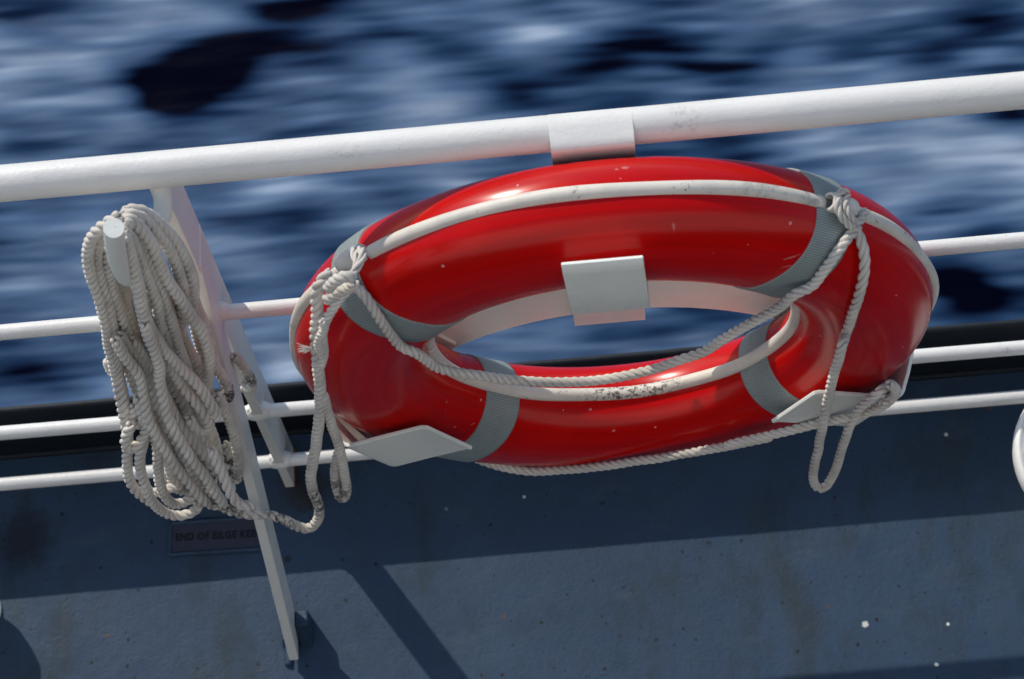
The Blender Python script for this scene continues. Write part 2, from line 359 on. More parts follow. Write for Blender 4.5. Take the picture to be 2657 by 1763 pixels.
# ------------------------------------------------------------------ deck, ship's side, deckhouse
def deck():
    X = np.linspace(-1.6, 1.3, 260); Y = np.linspace(-.5, .164, 90)
    X = np.r_[[-25, -6, -2.4], X, [2.2, 6, 25]]; Y = np.r_[[-6, -2.6, -1.2], Y]
    gx, gy = np.meshgrid(X, Y, indexing='ij')
    V = np.stack([gx, gy, np.full_like(gx, ZD)], -1).reshape(-1, 3)
    hol = at(60, 1390, 2, ZD)
    for p in V:
        if abs(p[0]) < 1.5 and p[1] > -.5:
            p[2] += mnoise.fractal(Vector((p[0]*9, p[1]*9, 0)), 1, 2, 3)*.0007
            p[2] -= .004*math.exp(-((p[0]-hol[0])/.04)**2-((p[1]-hol[1])/.05)**2)
    nx, ny = gx.shape; i, j = np.meshgrid(np.arange(nx-1), np.arange(ny-1), indexing='ij'); a = (i*ny+j).ravel()
    o = obj('deck', V, np.stack([a, a+ny, a+ny+1, a+1], 1), m_deck, None, True); o['kind'] = 'structure'
deck()
hull = box('ship_side', (-25, -6, SEA-1.5), (25, .178, ZD-.012), m_kerb, None, .004); hull['kind'] = 'structure'
kb = thing('bulwark', 'low blue-grey bulwark plate along the outer deck edge, against the sea', 'bulwark', (0, 0, 0))
def kerb_plate():
    X = np.linspace(-3, 3, 400); X = np.r_[-25, X, 25]; prof = [(.1673, ZD-.01), (.1673, ZD+.1662), (.1688, ZD+.1712), (.1758, ZD+.1712), (.1773, ZD+.168), (.1773, ZD-.01)]
    V = []; F = []
    for i, x in enumerate(X):
        for (y, z) in prof:
            k = mnoise.noise(Vector((x*3, z*2, 1)))*.0016+mnoise.noise(Vector((x*25, z*9, 7)))*.0006
            V.append((x, y+k*(1 if z > ZD else 0), z+(k*.9 if z > ZD+.1 else 0)))
    n = len(prof)
    for i in range(len(X)-1):
        for j in range(n-1): F.append((i*n+j, (i+1)*n+j, (i+1)*n+j+1, i*n+j+1))
    o = obj('kerb_plate', V, F, m_kerb, kb, True)
    mb = MB(); tube(mb, [(-3, .165, ZD+.001), (0, .1655, ZD), (3, .165, ZD+.001)], .006, 8, .05); mb.build('weld_seam', m_kerb, kb)
kerb_plate()
dh = thing('deckhouse', 'white painted deckhouse side behind the photographer', 'deckhouse', (0, -2.6, ZD))
def dhp(name, lo, hi, mt): o = box(name, lo, hi, mt, dh, .004); o.location = (0, 2.6, -ZD); return o
dhp('wall', (-14, -2.8, 1.0), (14, -2.6, 5.2), m_house)
dhp('lower_wall', (-14, -2.79, ZD+.002), (14, -2.605, .999), m_kerb)

# ------------------------------------------------------------------ railing
rl = thing('guard_railing', 'white tubular ship railing with a thick top rail, three thin rails and a braced stanchion', 'railing')
def rail_tube(name, z, r, zl):
    mb = MB(); P = [(x, YR, z+(zl*x)+.0006*math.sin(x*5)) for x in np.linspace(-4, 4, 30)]
    tube(mb, P, r, 32, .05); return mb.build(name, m_white, rl)
rail_tube('top_rail', .3468, .0199, 0)
rail_tube('rail', -.0465+.0009, .0098, .0038); rail_tube('rail', -.3985, .0098, -.0096); rail_tube('rail', -.5970, .0098, -.0021)
# stanchion and its brace
PX0, PX1 = -.4735, -.489
def post():
    def X(z): return -.4885+(z-ZD)*.0131-.00675
    pr = [(YR-.0085, ZD+.004), (YR+.054, ZD+.004), (YR+.054, .262), (YR+.012, .335), (YR-.0085, .336)]
    o = plate('stanchion', [(X(z), y, z) for y, z in pr], (1, 0, 0), .0135, m_post, rl, .0015); return o
post()
bf = at(763, 1714, 2, ZD+.012); jn = at(519, 690, 1, YR-.002)
bar('brace', (bf[0], bf[1], ZD+.012), (-.4765, YR-.004, .10), .0137, .055, m_post, rl)
mb = MB(); tube(mb, [(-.4885, YR-.006, ZD), (-.4885, YR+.02, ZD+.004), (-.4885, YR+.055, ZD)], .0095, 10, .006, ell=.5); mb.build('foot_weld', m_rust, rl)
# deck pad that carries the brace
def deck_pad():
    c = bf
    mb = MB(); tube(mb, [(c[0]-.009, c[1]-.004, ZD), (c[0]-.010, c[1]+.03, ZD+.002), (c[0]-.008, c[1]+.058, ZD)], .006, 8, .004); mb.build('brace_weld', m_deck, rl)
    plate('brace_gusset', [(c[0]+.008, c[1]+.020, ZD-.002), (c[0]+.008, c[1]+.066, ZD-.002), (c[0]+.008, c[1]+.064, ZD+.046), (c[0]+.008, c[1]+.040, ZD+.050)], (1, 0, 0), .019, m_deck, rl, .003)
    plate('brace_gusset', [(c[0]-.0075, c[1]+.012, ZD-.002), (c[0]-.0075, c[1]+.06, ZD-.002), (c[0]-.0075, c[1]+.06, ZD+.018), (c[0]-.0075, c[1]+.03, ZD+.016)], (-1, 0, 0), .009, m_deck, rl, .003)
deck_pad()
# weld fillets where the thin rails meet the stanchion
for z, lump in ((-.0465, 0), (-.3945, 1), (-.596, 1)):
    mb = MB(); x0 = -.4885+(.014)*(z-ZD)/(1.0647)
    tube(mb, [(x0-.016, YR, z), (x0-.006, YR+.001, z), (x0+.006, YR+.001, z), (x0+.016, YR, z)], lambda t: .0100+.0042*math.sin(math.pi*t), 16, .003)
    if lump:
        for (a, b, c_, r) in ((-.012, 0, .010, .0045), (-.008, -.004, .013, .004), (.009, 0, .0105, .0045)):
            tube(mb, [(x0+a, YR+b, z+c_-.002), (x0+a*.8, YR+b+.001, z+c_+.004)], lambda t, r=r: r*(1-.5*t), 8, .002)
    mb.build('weld_collar', m_post, rl)
mb = MB(); tube(mb, [(-.482, YR-.004, .329), (-.474, YR-.006, .3285), (-.466, YR-.004, .329)], .0045, 10, .002); mb.build('weld_collar', m_post, rl)

# ---- lifebuoy holder, welded to the railing
hd = MB()
prof = [(.1010, .3595), (.0950, .3645), (.0880, .3671), (.0800, .3670), (.0650, .3652), (.0590, .3640), (.0562, .3610), (.0556, .3560), (.0590, .335), (.0605, .20), (.0605, -.06), (.0605, -.130)]
def strap(name, prof, x0, x1, th, mt, par, lean=0.0, bev=.0012, zs=0.0):
    """a flat bar bent along a profile in y,z, from x0 to x1"""
    P = np.array(prof); T = np.gradient(P, axis=0); T /= np.linalg.norm(T, axis=1)[:, None]; N = np.stack([-T[:, 1], T[:, 0]], 1)
    V = []; n = len(P); z0 = P[0][1]
    for (y, z), nn in zip(P, N):
        dx = lean*(z0-z)
        V += [(x0+dx, y, z), (x1+dx, y, z), (x1+dx, y+nn[0]*th, z+nn[1]*th), (x0+dx, y+nn[0]*th, z+nn[1]*th)]
    F = [(0, 1, 2, 3), (4*n-1, 4*n-2, 4*n-3, 4*n-4)]
    for i in range(n-1):
        for k in range(4): F.append((4*i+k, 4*i+4+k, 4*i+4+(k+1) % 4, 4*i+(k+1) % 4))
    o = obj(name, V, F, mt, par)
    bm = bmesh.new(); bm.from_mesh(o.data); bmesh.ops.recalc_face_normals(bm, faces=bm.faces); bm.to_mesh(o.data); bm.free()
    return bevel(o, bev, 3, 50)
holder = strap('lifebuoy_holder', prof, -.051, .037, .0055, m_white, rl, .012)
def arc(a, b, c, n):      # rounded corner between points
    a, b, c = map(np.array, (a, b, c)); return [tuple((1-t)**2*a+2*t*(1-t)*b+t*t*c) for t in np.linspace(0, 1, n)]
hk = [(.0605, .2300), (.0, .2295)]+arc((-.055, .2290), (-.0705, .2285), (-.0740, .242), 6)+[(-.0755, .300), (-.0765, .349)]+arc((-.0765, .349), (-.0768, .362), (-.0725, .3655), 4)[1:]
strap('holder_hook', hk, -.0440, .0400, .0055, m_hold, holder, .045, zs=-.0)
# arched back plate from cradle to cradle
def arch():
    cz, r0, r1 = -.405, .300, .392; V = []; F = []; A = np.linspace(math.radians(148), math.radians(32), 40)
    for a in A:
        for r, y in ((r0, .0608), (r1, .0608), (r1, .0665), (r0, .0665)): V.append((r*math.cos(a)+.004, y, cz+r*math.sin(a)))
    for i in range(39):
        for k in range(4): F.append((4*i+k, 4*i+(k+1) % 4, 4*i+4+(k+1) % 4, 4*i+4+k))
    F += [(3, 2, 1, 0), (156, 157, 158, 159)]
    o = obj('back_arch', V, F, m_hold, holder)
    bm = bmesh.new(); bm.from_mesh(o.data); bmesh.ops.recalc_face_normals(bm, faces=bm.faces); bm.to_mesh(o.data); bm.free(); bevel(o, .001)
    o.location.y = .0062
arch()
def cradle(ang, half, flare):
    """bent clip reaching round the rim: back leg, rim leg, front lip"""
    a = math.radians(ang); rh = np.array([math.cos(a), 0, math.sin(a)]); th = np.array([-math.sin(a), 0, math.cos(a)])
    path = [(.25, .0675), (.33, .0675)]+arc((.372, .0675), (.3885, .0675), (.3895, .052), 5)+[(.3905, .02), (.3895, -.012), (.379, -.040)]+arc((.3715, -.056), (.366, -.0745), (.348, -.0755), 6)+[(.30, -.0765), (.245, -.0785), (.237, -.081)]
    P = np.array(path); T = np.gradient(P, axis=0); T /= np.linalg.norm(T, axis=1)[:, None]; N = np.stack([T[:, 1], -T[:, 0]], 1)
    V = []; n = len(P); t_ = .0052
    for i, ((r, y), nn) in enumerate(zip(P, N)):
        for s in (-1, 1):
            for q in (0, 1):
                p = rh*(r+nn[0]*t_*q)+th*s*half; p[1] = y+nn[1]*t_*q; V.append(p)
    F = [(0, 1, 3, 2), (4*n-4, 4*n-2, 4*n-1, 4*n-3)]
    for i in range(n-1):
        b = 4*i; F += [(b, b+2, b+6, b+4), (b+2, b+3, b+7, b+6), (b+3, b+1, b+5, b+7), (b+1, b, b+4, b+5)]
    o = obj('cradle', V, F, m_hold, holder)
    bm = bmesh.new(); bm.from_mesh(o.data); bmesh.ops.recalc_face_normals(bm, faces=bm.faces); bm.to_mesh(o.data); bm.free(); bevel(o, .0014, 3, 50)
    return o
cradle(-151.5, .050, 0); cradle(-28.0, .050, 0)
# horn that carries the coil of rope
h0 = np.array([-.470, YR, .325]); 
hp = [h0, at(420, 560, 1, .045), at(372, 640, 1, .01), at(338, 715, 1, -.02), at(316, 700, 1, -.035), at(301, 650, 1, -.045), at(295, 592, 1, -.052)]
mb = MB(); tube(mb, hp, lambda t: .0100+.0004*t, 24, .003, False)
Q_, _ = crom(hp, .003); T_, N_, B_ = frames(Q_); th_ = np.linspace(0, 2*np.pi, 24, endpoint=False)
mb.add(Q_[-1]+.0104*(np.cos(th_)[:, None]*N_[-1]+np.sin(th_)[:, None]*B_[-1]), [tuple(range(24))])
hook = mb.build('rope_horn', m_hold, rl)
mb = MB(); tube(mb, [h0+[-.004, .004, .012], at(425, 535, 1, .06), at(404, 570, 1, .045)], lambda t: .013*(1-.45*t), 16, .004); mb.build('horn_gusset', m_post, hook)

# ------------------------------------------------------------------ lifebuoy
lb = thing('lifebuoy', 'glossy red ring lifebuoy with four grey reflective bands, held on the railing by white brackets', 'lifebuoy')
def sec(ph, extra=0.0):
    c, s = np.cos(ph), np.sin(ph)
    return RR+np.sign(c)*np.abs(c)**(2/RN)*(RA+extra), np.sign(s)*np.abs(s)**(2/RN)*(RB+extra)
def torus(name, a0, a1, nu, nv, extra, mat, closed, p0=0, p1=2*math.pi, usc=1.0):
    A = np.linspace(a0, a1, nu, endpoint=not closed); full = abs(p1-p0-2*math.pi) < 1e-6
    ph = np.linspace(p0, p1, nv, endpoint=not full); rho, y = sec(ph, extra); V = []; UV = []
    for i, a in enumerate(A):
        ex = 0
        V.append(np.stack([rho*np.cos(a), y, rho*np.sin(a)], 1)); UV.append(np.stack([np.full(nv, a/(2*math.pi)*usc), ph/(2*math.pi)], 1))
    F = []; m_ = nu if closed else nu-1
    for i in range(m_):
        for k in range(nv if full else nv-1):
            i2, k2 = (i+1) % nu, (k+1) % nv; F.append((i*nv+k, i*nv+k2, i2*nv+k2, i2*nv+k))
    return np.vstack(V), F, np.vstack(UV)
V, F, UV = torus('body', 0, 2*math.pi, 320, 112, 0, m_red, True)
UV[:, 0] = .5+.5*np.cos(UV[:, 0]*2*np.pi)
obj('ring_body', V, F, m_red, lb, True, uv=UV)
for ang in (140, 49.7, -130.5, -38.7):
    nu, nv = 20, 120; V = []; UV = []
    for r_, (u_, ex) in enumerate([(-1, -.001)]+[(q, .0017) for q in np.linspace(-1, 1, nu)]+[(1, -.001)]):
        ph = np.linspace(0, 2*math.pi, nv, endpoint=False); rho, y = sec(ph, ex); a = math.radians(ang)+np.arcsin(.0253*u_/rho)
        V.append(np.stack([rho*np.cos(a), y, rho*np.sin(a)], 1)); UV.append(np.stack([np.full(nv, u_*1.5), ph/(2*math.pi)*9], 1))
    F = [(i*nv+k, i*nv+(k+1) % nv, (i+1)*nv+(k+1) % nv, (i+1)*nv+k) for i in range(nu+1) for k in range(nv)]
    obj('reflective_band', np.vstack(V), F, m_tape, lb, True, uv=np.vstack(UV))
def pol(r, deg, y=0.0): a = math.radians(deg); return np.array([r*math.cos(a), y, r*math.sin(a)])
CL = [138.6, 47.6, -128, -42]       # where the rope clips sit
# outer hose, interrupted at the clips, and the inner hose
segs = [(47.6+4.4, 138.6-6.0), (138.6+2.0, 232-4.5), (232+4.5, 318-4.5), (318+4.5, 360+47.6-2.4)]
for a, b in segs:
    mb = MB(); tube(mb, [pol(.3732+.0012*math.sin(q*.21), q, .0012*math.sin(q*.13)) for q in np.linspace(a, b, 26)], .0083, 18, .006, ell=1.0); mb.build('edge_hose', m_hose, lb)
mb = MB(); Q = np.array([pol(.2195, q) for q in np.linspace(-178, 180, 180, endpoint=False)])
tube(mb, [pol(.2185, q, .0006*math.sin(q*.17)) for q in np.linspace(-179.5, 179.5, 90)], .0083, 18, .006); mb.build('inner_hose', m_hose, lb)
m = M('clip_plastic', .4, .5); v = m.co(); m.base(m.mix(m.ramp(m.noise(v, 50, 5), .4, .7), (.70, .68, .63), (.60, .59, .55))); m.bump(m.noise(v, 200, 3), .2, .0006); m_clip = m.m
for k, q in enumerate(CL):
    mb = MB(); d = pol(1, q+90); c0 = pol(.3800, q)
    a, b = (c0-d*.033, c0+d*.006) if k == 0 else (c0-d*.010, c0+d*.027)
    Q, u = crom([a, b], .002); T, N, B = frames(Q); n = len(u)
    rad = np.full(n, .0108); rad[0] = .0098; rad[-1] = .0098; rad[1] = .0105; rad[-2] = .0105
    mb.add(*sweep(Q, N, B, rad, 28, 1, False)); mb.add(*sweep(Q, N, B, np.full(n, .0072), 28, 1, False))
    for i in (0, n-1):
        th = np.linspace(0, 2*np.pi, 28, endpoint=False)
        V = np.vstack([Q[i]+r*(np.cos(th)[:, None]*N[i]+np.sin(th)[:, None]*B[i]) for r in (rad[i], .0072)])
        mb.add(V, [(k_, (k_+1) % 28, 28+(k_+1) % 28, 28+k_) for k_ in range(28)])
    mb.build('rope_clip', m_clip, lb)

# ------------------------------------------------------------------ ropes
random.seed(4)
def z3(x, y): return 700+x/3.485, 550+y/3.485
def z4(x, y): return 1900+x/3.485, 400+y/3.485
def z5(x, y): return 1850+x/3.485, 850+y/3.485
def z6(x, y): return 1100+x/2.614, 400+y/2.614
def z7(x, y): return 1300+x/2.626, 900+y/2.626
def za(x, y): return 600+x/2.614, 1000+y/2.614
def pts(f, L, y):
    """points traced in one enlargement, laid at depth y (a number, or first..last)"""
    n = len(L); yy = [y]*n if not isinstance(y, tuple) else list(np.linspace(y[0], y[1], n))
    return [at(*f(*p), 1, q) for p, q in zip(L, yy)]
GP = .030; LP = .044
def ring_pts(f, L, off=.0066, y=-.075): return [on_ring(*f(*p), off, y) for p in L]
GR = .0060
dirt = [(at(2040, 510, 1, 0), .03)]
m_rope_ring = rope_mat('grab_rope_fibre', dirt)
grab = MB()
# across from clip to clip
P = ring_pts(z4, [(1075, 650), (1035, 695), (960, 770), (880, 880), (790, 1010), (700, 1130)], .010)
P += pts(z4, [(560, 1270), (400, 1400)], -.077)
P += pts(z6, [(2040, 1250), (1900, 1340), (1700, 1410), (1500, 1475), (1300, 1520), (1100, 1545), (850, 1550), (600, 1535), (400, 1505)], -.077)
P += pts(z3, [(1560, 1430), (1420, 1345), (1300, 1262)], -.077)+ring_pts(z3, [(1170, 1130), (1050, 960), (950, 790), (870, 680)], .010)+ring_pts(z3, [(780, 610), (740, 560)], .016)
rope(grab, P, GR, GP)
# right: down, hanging loop, back up over the cradle
P = ring_pts(z4, [(1020, 640), (1060, 705), (1110, 790), (1140, 900), (1140, 1020), (1120, 1200), (1080, 1350), (1030, 1560)], .010)
P += pts(z5, [(1170, 150), (1125, 310), (1080, 480), (1040, 650), (1000, 850), (960, 1050), (920, 1250), (905, 1370), (940, 1450), (1010, 1455), (1070, 1370), (1120, 1250), (1180, 1050), (1240, 880), (1330, 730), (1430, 640), (1520, 575)], -.092)
P += pts(z5, [(1560, 545), (1570, 520)], (-.07, -.04))
rope(grab, P, GR, LP)
# along the underside
P = pts(z5, [(1590, 510), (1650, 555), (1640, 610), (1560, 690), (1400, 765), (1200, 815), (1000, 862), (700, 930), (400, 1003), (100, 1078)], (-.094, -.082))
P += pts(z7, [(1850, 612), (1500, 685), (1100, 755), (750, 808), (450, 840), (220, 850), (60, 830), (-60, 800), (-170, 765)], (-.082, -.045))
rope(grab, P, GR, GP)
P = pts(z5, [(1590, 500), (1660, 560), (1600, 640), (1520, 700)], (-.07, -.098)); rope(grab, P, GR, GP)
# right lashing round the clip end
P = ring_pts(z4, [(955, 405), (900, 410), (862, 470), (880, 555), (935, 620), (1010, 680)], .015); rope(grab, P, .0044, .03)
P = ring_pts(z4, [(945, 440), (912, 500), (940, 570), (1000, 640)], .018); rope(grab, P, .0040, .03)
P = ring_pts(z4, [(1150, 545), (1115, 605), (1060, 655), (1020, 700)], .010); rope(grab, P, .0050, .03)
grab.build('grab_rope', m_rope_ring, lb)

# coil of rope on the horn, and its tail up to the lifebuoy
m_coil = rope_mat('coil_rope_fibre', [(at(610, 1325, 1, -.1), .07), (at(575, 1215, 1, -.03), .055), (at(825, 1300, 1, -.09), .075), (at(585, 1010, 1, -.0), .04), (at(560, 1270, 1, -.04), .06), (at(720, 1350, 1, -.09), .045), (at(650, 975, 1, .06), .035), (at(490, 1120, 1, 0), .04)])
CR = .0068
def V1(x, y): return 150+x/2.614, 430+y/2.614
cl = thing('coiled_rope', 'off-white rope hank hung on the left horn, its smudged tail tied to the lifebuoy', 'rope')
coil = MB()
def S(L, d0, d1=None, top=True, R=CR):
    """one turn of the hank; d = how far it lies in front (-) or behind (+)"""
    d1 = d0 if d1 is None else d1; n = len(L); P = []
    for i, p in enumerate(L):
        t = i/(n-1); P.append(at(*V1(*p), 1, d0+(d1-d0)*t-.055*min(max((p[1]-1450)/800, 0), 1)))
    rope(coil, P, R, pitch=.040, jit=.0006, soft=9)
ZY = 1228.6
def B(x, y): return (x, y+ZY)
# back filling turns
S([(520, 300), (600, 380), (700, 480), (800, 640), (860, 800), (900, 1000), (960, 1200), (1000, 1400), B(960, 400), B(1060, 600), B(1100, 780), B(1160, 900), B(1180, 980)], .04, .045)
S([(460, 300), (560, 420), (640, 600), (720, 800), (780, 1000), (860, 1200), (930, 1400), B(940, 350), B(1000, 560), B(1050, 760), B(1080, 900), B(1040, 1010)], .032, .03)
S([(420, 380), (500, 560), (540, 700), (600, 900), (700, 1100), (800, 1300), B(830, 300), B(880, 500), B(960, 700), B(1000, 860), B(1050, 960)], .024, .024)
S([(400, 700), (420, 850), (480, 1000), (540, 1120), (600, 1300), B(640, 300), B(700, 500), B(720, 700), B(760, 860), B(800, 940), B(740, 960), B(690, 900)], .02, .03)
S([(300, 480), (320, 600), (400, 750), (500, 900), (580, 1050), (640, 1200), (720, 1400), B(760, 350), B(850, 600), B(900, 800), B(930, 960), B(980, 1020)], .022, .012)
S([(600, 320), (720, 420), (820, 560), (880, 720), (900, 850), (960, 1000), (1000, 1100), (1060, 1300), (1100, 1420), (1160, 1500), B(1170, 340)], .03, .05)
S([(560, 350), (680, 450), (780, 600), (840, 760), (870, 900), (830, 1050), (860, 1200), (920, 1300), (960, 1400), B(1000, 300), B(1060, 420)], .02, .02)
S([(640, 380), (740, 520), (800, 660), (850, 830), (840, 980), (790, 1100), (800, 1250), (860, 1380), B(900, 250), B(960, 350)], .014, .014)
S([(520, 480), (600, 640), (700, 800), (760, 960), (780, 1080), (760, 1200), (740, 1350), B(770, 250), B(860, 400), B(930, 560), B(1000, 640), B(1060, 740), B(1020, 860), B(1080, 960)], .012, .01)
for k in range(9):
    ox = random.uniform(-40, 260); d = .018+.003*k
    S([(460+ox, 900), (500+ox, 1060), (540+ox+random.uniform(-30, 30), 1200), (600+ox, 1340), B(650+ox, 300), B(700+ox+random.uniform(-30, 30), 480), B(760+ox, 640), B(800+ox, 780), B(820+ox*.8, 900), B(850+ox*.7, 990)], d, d)
# left group behind the horn tip
S([(430, 330), (400, 352), (330, 385), (255, 445), (212, 520), (202, 610), (215, 700), (245, 800), (278, 900), (310, 1000), (330, 1120), (350, 1240), (375, 1340), (395, 1420), B(405, 260), B(430, 380), B(450, 500), B(480, 600), B(470, 720), B(468, 850), B(505, 960), B(575, 1020), B(640, 1060)], -.012, -.014)
S([(420, 350), (340, 400), (285, 470), (262, 560), (270, 680), (300, 800), (340, 920), (368, 1050), (378, 1180), (388, 1290), (405, 1400), (430, 1480), B(445, 330), B(460, 450), B(490, 540), B(520, 470), B(525, 400)], -.002, -.02)
S([(345, 560), (345, 650), (355, 760), (385, 880), (425, 1000), (465, 1110), (520, 1220), (560, 1340), (600, 1450), B(600, 330), B(650, 450), B(680, 560), B(690, 640), B(660, 560)], -.004, -.005)
S([(300, 500), (310, 620), (320, 740), (345, 880), (390, 1010), (420, 1150), (440, 1290), (480, 1400), (530, 1500), B(560, 350), B(580, 460), B(600, 560)], .006, -.01)
S([(400, 720), (430, 830), (460, 950), (510, 1060), (540, 1160), (560, 1270), (585, 1380), B(580, 260), B(600, 400), B(560, 480)], .01, .01)
S([(480, 1290), (520, 1400), (545, 1500), B(545, 380), B(540, 480), B(560, 540)], .0, .0)
# little bight on the left edge
S([B(600, 440), B(610, 540), B(575, 620), B(510, 685), B(458, 660), B(470, 590), B(505, 520)], -.03, -.03)
S([(395, 1400), B(370, 170), B(350, 120), B(345, 95)], .01, .0)
# front turns on the right of the horn
S([(455, 330), (500, 290), (560, 300), (640, 350), (740, 440), (820, 550), (880, 660), (915, 780), (925, 880), (895, 1000), (830, 1080)], -.004, .0)
S([(450, 350), (520, 330), (600, 370), (690, 470), (770, 590), (820, 700), (850, 830), (870, 930), (850, 1020)], -.014, -.002)
S([(455, 375), (520, 380), (590, 450), (650, 560), (690, 680), (760, 800), (830, 900), (900, 1010), (965, 1110), (1010, 1210), (1030, 1320), (1015, 1450), B(1020, 330), B(1050, 440)], -.024, -.02)
S([(455, 400), (500, 420), (560, 500), (590, 600), (640, 700), (700, 830), (730, 940), (770, 1050), (800, 1140), (820, 1240), (860, 1330), (880, 1420), B(900, 320)], -.022, -.012)
S([(450, 430), (490, 480), (530, 560), (570, 660), (610, 760), (650, 870), (680, 980), (690, 1080), (680, 1180), (700, 1280)], -.03, -.02)
S([(450, 470), (480, 540), (505, 640), (540, 760), (560, 880), (580, 990), (620, 1090), (680, 1190), (750, 1290), (840, 1380), (930, 1460), (1000, 1550), B(1050, 410), B(1085, 450), B(1060, 480)], -.036, -.04)
S([(470, 620), (530, 700), (550, 820), (560, 950), (590, 1080), (620, 1190), (690, 1290), (790, 1400), B(830, 250), B(900, 340), B(980, 430), B(1040, 520), B(1030, 590), B(980, 600), B(930, 560), B(895, 480)], -.03, -.03)
S([(600, 700), (640, 830), (680, 960), (700, 1060), (740, 1170), (790, 1260), (840, 1350), (880, 1450)], -.02, -.01)
# long front turns over the lower half
S([(590, 1060), (620, 1160), (660, 1260), (690, 1370), (690, 1480), B(715, 370), B(760, 500), B(810, 600), B(880, 710), B(950, 820), B(1030, 930), B(1100, 1030), B(1125, 1075)], -.044, -.05)
S([(385, 1180), (430, 1260), B(480, 110), B(560, 190), B(580, 320), B(600, 450), B(660, 590), B(750, 740), B(850, 880), B(950, 1000), B(1040, 1085), B(1085, 1060)], -.035, -.045)
S([(420, 1150), (470, 1240), B(540, 80), B(610, 200), B(650, 330), B(690, 440), B(760, 560), B(830, 680), B(900, 800), B(940, 900), B(1000, 980), B(1060, 1020)], -.022, -.03)
S([(500, 1180), B(560, 30), B(640, 160), B(700, 260), B(760, 400), B(850, 550), B(930, 650), B(1010, 740), B(1050, 800), B(1090, 870)], -.016, -.03)
# hanging bights at the bottom
S([B(540, 330), B(580, 480), B(600, 600), B(560, 700), B(560, 820), B(580, 920), B(620, 1020), B(680, 1100), B(760, 1150), B(840, 1155), B(910, 1125), B(965, 1080), B(930, 1040)], -.028, -.01)
S([B(600, 500), B(660, 620), B(680, 740), B(680, 860), B(700, 960), B(750, 1050), B(810, 1085), B(870, 1060), B(910, 1020), B(980, 1000)], -.03, .0)
S([B(690, 640), B(740, 780), B(770, 880), B(830, 940), B(760, 960), B(690, 980), B(640, 990), B(600, 960)], .012, .02)
# right-hand turns near the stanchion
S([B(1075, 330), B(1120, 400), B(1165, 500), B(1200, 610), B(1222, 720), B(1225, 830), B(1210, 925), B(1185, 860), B(1160, 750), B(1140, 650)], -.03, .02)
S([(1000, 1100), (1040, 1250), B(1070, 130), B(1120, 210), B(1160, 290), B(1160, 350), B(1100, 330)], .0, .0)
S([B(1040, 690), B(1080, 790), B(1130, 890), B(1170, 990), B(1220, 1060), B(1290, 1080), B(1320, 1110)], -.05, -.08)
coil.build('hank', m_coil, cl)
# tail
tail = MB()
P = pts(lambda x, y: V1(*B(x, y)), [(1010, 950), (1090, 1060), (1150, 1105), (1240, 1128), (1340, 1140)], (-.09, -.090))
P += pts(za, [(200, 870), (340, 905), (440, 955), (515, 978), (565, 945), (597, 870), (585, 790), (550, 710), (537, 620), (555, 520), (575, 400), (592, 260), (605, 130), (600, 0)], (-.088, -.088))
P += pts(z3, [(435, 1420), (430, 1300), (415, 1180), (410, 1060), (425, 960), (425, 860), (425, 760), (445, 660), (500, 590), (560, 545)], (-.088, -.05))
rope(tail, P, .0068, .042)
P = pts(z3, [(455, 1400), (490, 1290), (480, 1180), (475, 1080), (510, 980), (560, 900), (610, 830), (650, 770), (710, 720)], (-.096, -.066)); rope(tail, P, .0054, .026)
P = pts(z3, [(480, 1290), (430, 1210), (450, 1130), (505, 1060), (480, 990)], -.104); rope(tail, P, .0046, .026)
P = pts(z3, [(500, 800), (560, 770), (640, 720), (720, 690), (765, 640)], -.088); rope(tail, P, .0064, .026)
P = pts(z3, [(520, 700), (565, 645), (630, 600), (700, 585), (755, 605)], -.088); rope(tail, P, .0064, .026)
P = pts(z3, [(705, 640), (735, 590), (790, 500), (835, 420), (835, 360), (800, 340)], (-.082, -.035)); rope(tail, P, .0044, .05)
P = pts(z3, [(760, 345), (765, 400), (790, 460), (770, 540), (735, 600)], (-.035, -.075)); rope(tail, P, .0042, .05)
tail.build('tail', m_coil, cl)
e = MB(); P = pts(z3, [(770, 440), (735, 395), (735, 345), (775, 320), (820, 335), (845, 380)], (-.03, -.015)); tube(e, P, .0024, 8, .002); e.build('wire_thimble', white_paint('thimble_grey', (.38, .41, .45)), cl)
# frayed whipping
fr = MB(); c0 = at(*z3(385, 1240), 1, -.1)
for i in range(26):
    d = np.array([-1, random.uniform(-.3, .3), random.uniform(-.1, 1.1)]); d /= np.linalg.norm(d); L = random.uniform(.006, .016)
    tube(fr, [c0, c0+d*L*.5+np.random.RandomState(i).randn(3)*.0008, c0+d*L+np.random.RandomState(i+50).randn(3)*.002], lambda t: .0007*(1-.7*t), 4, .003)
fr.build('frayed_end', m_coil, cl)
# doubled end hanging beside the ring
P = pts(za, [(625, 60), (645, 150), (680, 260), (715, 360), (742, 460), (765, 590), (782, 700), (768, 765), (735, 765), (712, 690), (703, 600), (712, 520), (735, 440)], (-.088, -.07))
t2 = MB(); rope(t2, P, .0062, .038); t2.build('hanging_bight', m_coil, cl)
# turn round the foot of the stanchion
kn = MB(); P = pts(V1, [(1200, 1290), (1250, 1350), (1300, 1430), (1320, 1480), (1290, 1520), (1240, 1500)], (.05, .07)); rope(kn, P, .0066); kn.build('end_turn', m_coil, cl)

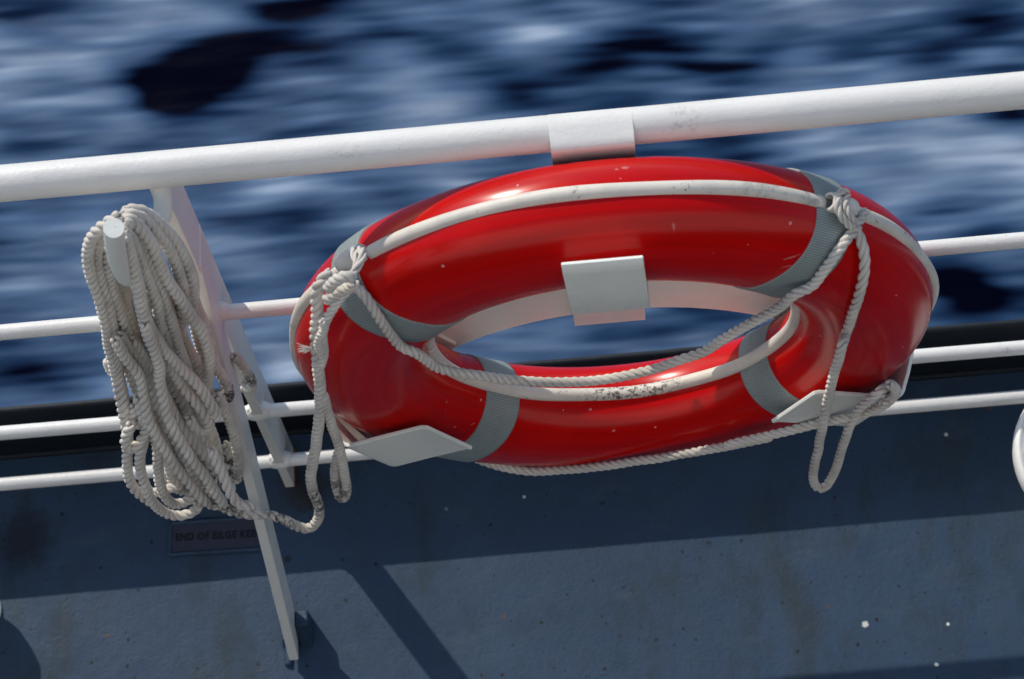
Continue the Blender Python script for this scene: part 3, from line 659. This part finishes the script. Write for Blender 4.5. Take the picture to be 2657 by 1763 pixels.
# ------------------------------------------------------------------ deck marking
mk = thing('deck_marking', 'faded END OF BILGE KEEL marking inside a weld-bead rectangle on the blue deck', 'marking', (0, 0, 0))
A0 = at(440, 1441, 2, ZD); A1 = at(444, 1360, 2, ZD); A2 = at(686, 1343, 2, ZD); A3 = at(700, 1425, 2, ZD)
up = np.array([0, 0, 1.0])
ip = [p+up*.0016 for p in (A0, A3, A2, A1)]
plate('marking_plate', ip, (0, 0, 1), .0018, m_mark, mk, .0006)
mb = MB(); c_ = [A0, A1, A2, A3, A0]
for i in range(4):
    a, b = c_[i], c_[i+1]; n = max(3, int(np.linalg.norm(b-a)/.006))
    tube(mb, [a+(b-a)*t+np.array([mnoise.noise(Vector((i*7, t*30, 0)))*.0009, mnoise.noise(Vector((i*7, t*30, 4)))*.0009, .0026+mnoise.noise(Vector((i*7, t*40, 9)))*.0006]) for t in np.linspace(0, 1, n)], lambda t: .0036+.0004*math.sin(t*60), 8, .0025)
mb.build('weld_border', m_deck, mk)
tc = bpy.data.curves.new('txt', 'FONT'); tc.body = 'END OF BILGE KEEL'; tc.size = 1; tc.extrude = .02; tc.space_character = 1.12; tc.offset = .022
to = bpy.data.objects.new('txt', tc); C.objects.link(to); bpy.context.view_layer.update()
me = bpy.data.meshes.new_from_object(to.evaluated_get(bpy.context.evaluated_depsgraph_get())); bpy.data.objects.remove(to)
xs = [v.co.x for v in me.vertices]; wtxt = max(xs)-min(xs)
b0 = at(457, 1405.5, 2, ZD); b1 = at(661, 1395.5, 2, ZD); capp = at(455, 1387, 2, ZD)
full = (b1-b0)*(17.2/16.0); ex = full/np.linalg.norm(full); ey = np.cross([0, 0, 1.0], ex); cap = (capp-b0)@ey
for v in me.vertices:
    p = b0+ex*(v.co.x-min(xs))/wtxt*np.linalg.norm(full)+ey*v.co.y/.70*cap; v.co = (p[0], p[1], ZD+.0037+v.co.z*.02)
me.materials.clear(); me.materials.append(m_letter); lo = bpy.data.objects.new('lettering', me); C.objects.link(lo); lo.parent = mk

# ------------------------------------------------------------------ vent caps cut by the frame
def mushroom(name, label, px, py, zt, R, stem, h):
    c = at(px, py, 2, zt); t = thing(name, label, 'vent', (c[0], c[1], ZD))
    def lathe(nm, prof, mt, par, loc):
        V = []; F = []; n = 56
        for r, z in prof: V += [(r*math.cos(k/n*2*math.pi), r*math.sin(k/n*2*math.pi), z) for k in range(n)]
        for i in range(len(prof)-1):
            for k in range(n): F.append((i*n+k, i*n+(k+1) % n, (i+1)*n+(k+1) % n, (i+1)*n+k))
        F.append(tuple(range((len(prof)-1)*n, len(prof)*n))); o = obj(nm, V, F, mt, par, True); o.location = loc; return o
    H = zt-ZD
    lathe('stem', [(stem+.01, 0), (stem+.008, .006), (stem, .008), (stem, H-.02)], m_hold, t, (0, 0, 0))
    if R > .08:
        cp = lathe('cap', [(R*.93, H-.036), (R*.99, H-.034), (R, H-.028), (R, H-.016), (R*.985, H-.010), (R*.955, H-.006), (R*.93, H-.0065), (R*.915, H-.009), (R*.6, H-.004), (R*.2, H), (.001, H)], m_white, t, (0, 0, 0))
        for k in range(8):
            a = k*math.pi/4+math.radians(180)
            lathe('bolt', [(.016, 0), (.016, .007), (.013, .010), (.001, .011)], m_white, t, (R*.76*math.cos(a), R*.76*math.sin(a), H-.0075))
    else:
        lathe('cap', [(R*.9, H-.06), (R, H-.05), (R, H-.03), (R*.93, H-.016), (R*.7, H-.005), (R*.3, H), (.001, H+.0005)], m_white, t, (0, 0, 0))
mushroom('deck_vent', 'large round white vent cap with a raised rim, cut off by the right edge', 2864, 1163, -.46, .118, .05, 0)
mushroom('deck_vent', 'small white capped vent pipe at the left edge of the deck', -112, 1538, -.60, .036, .028, 0)
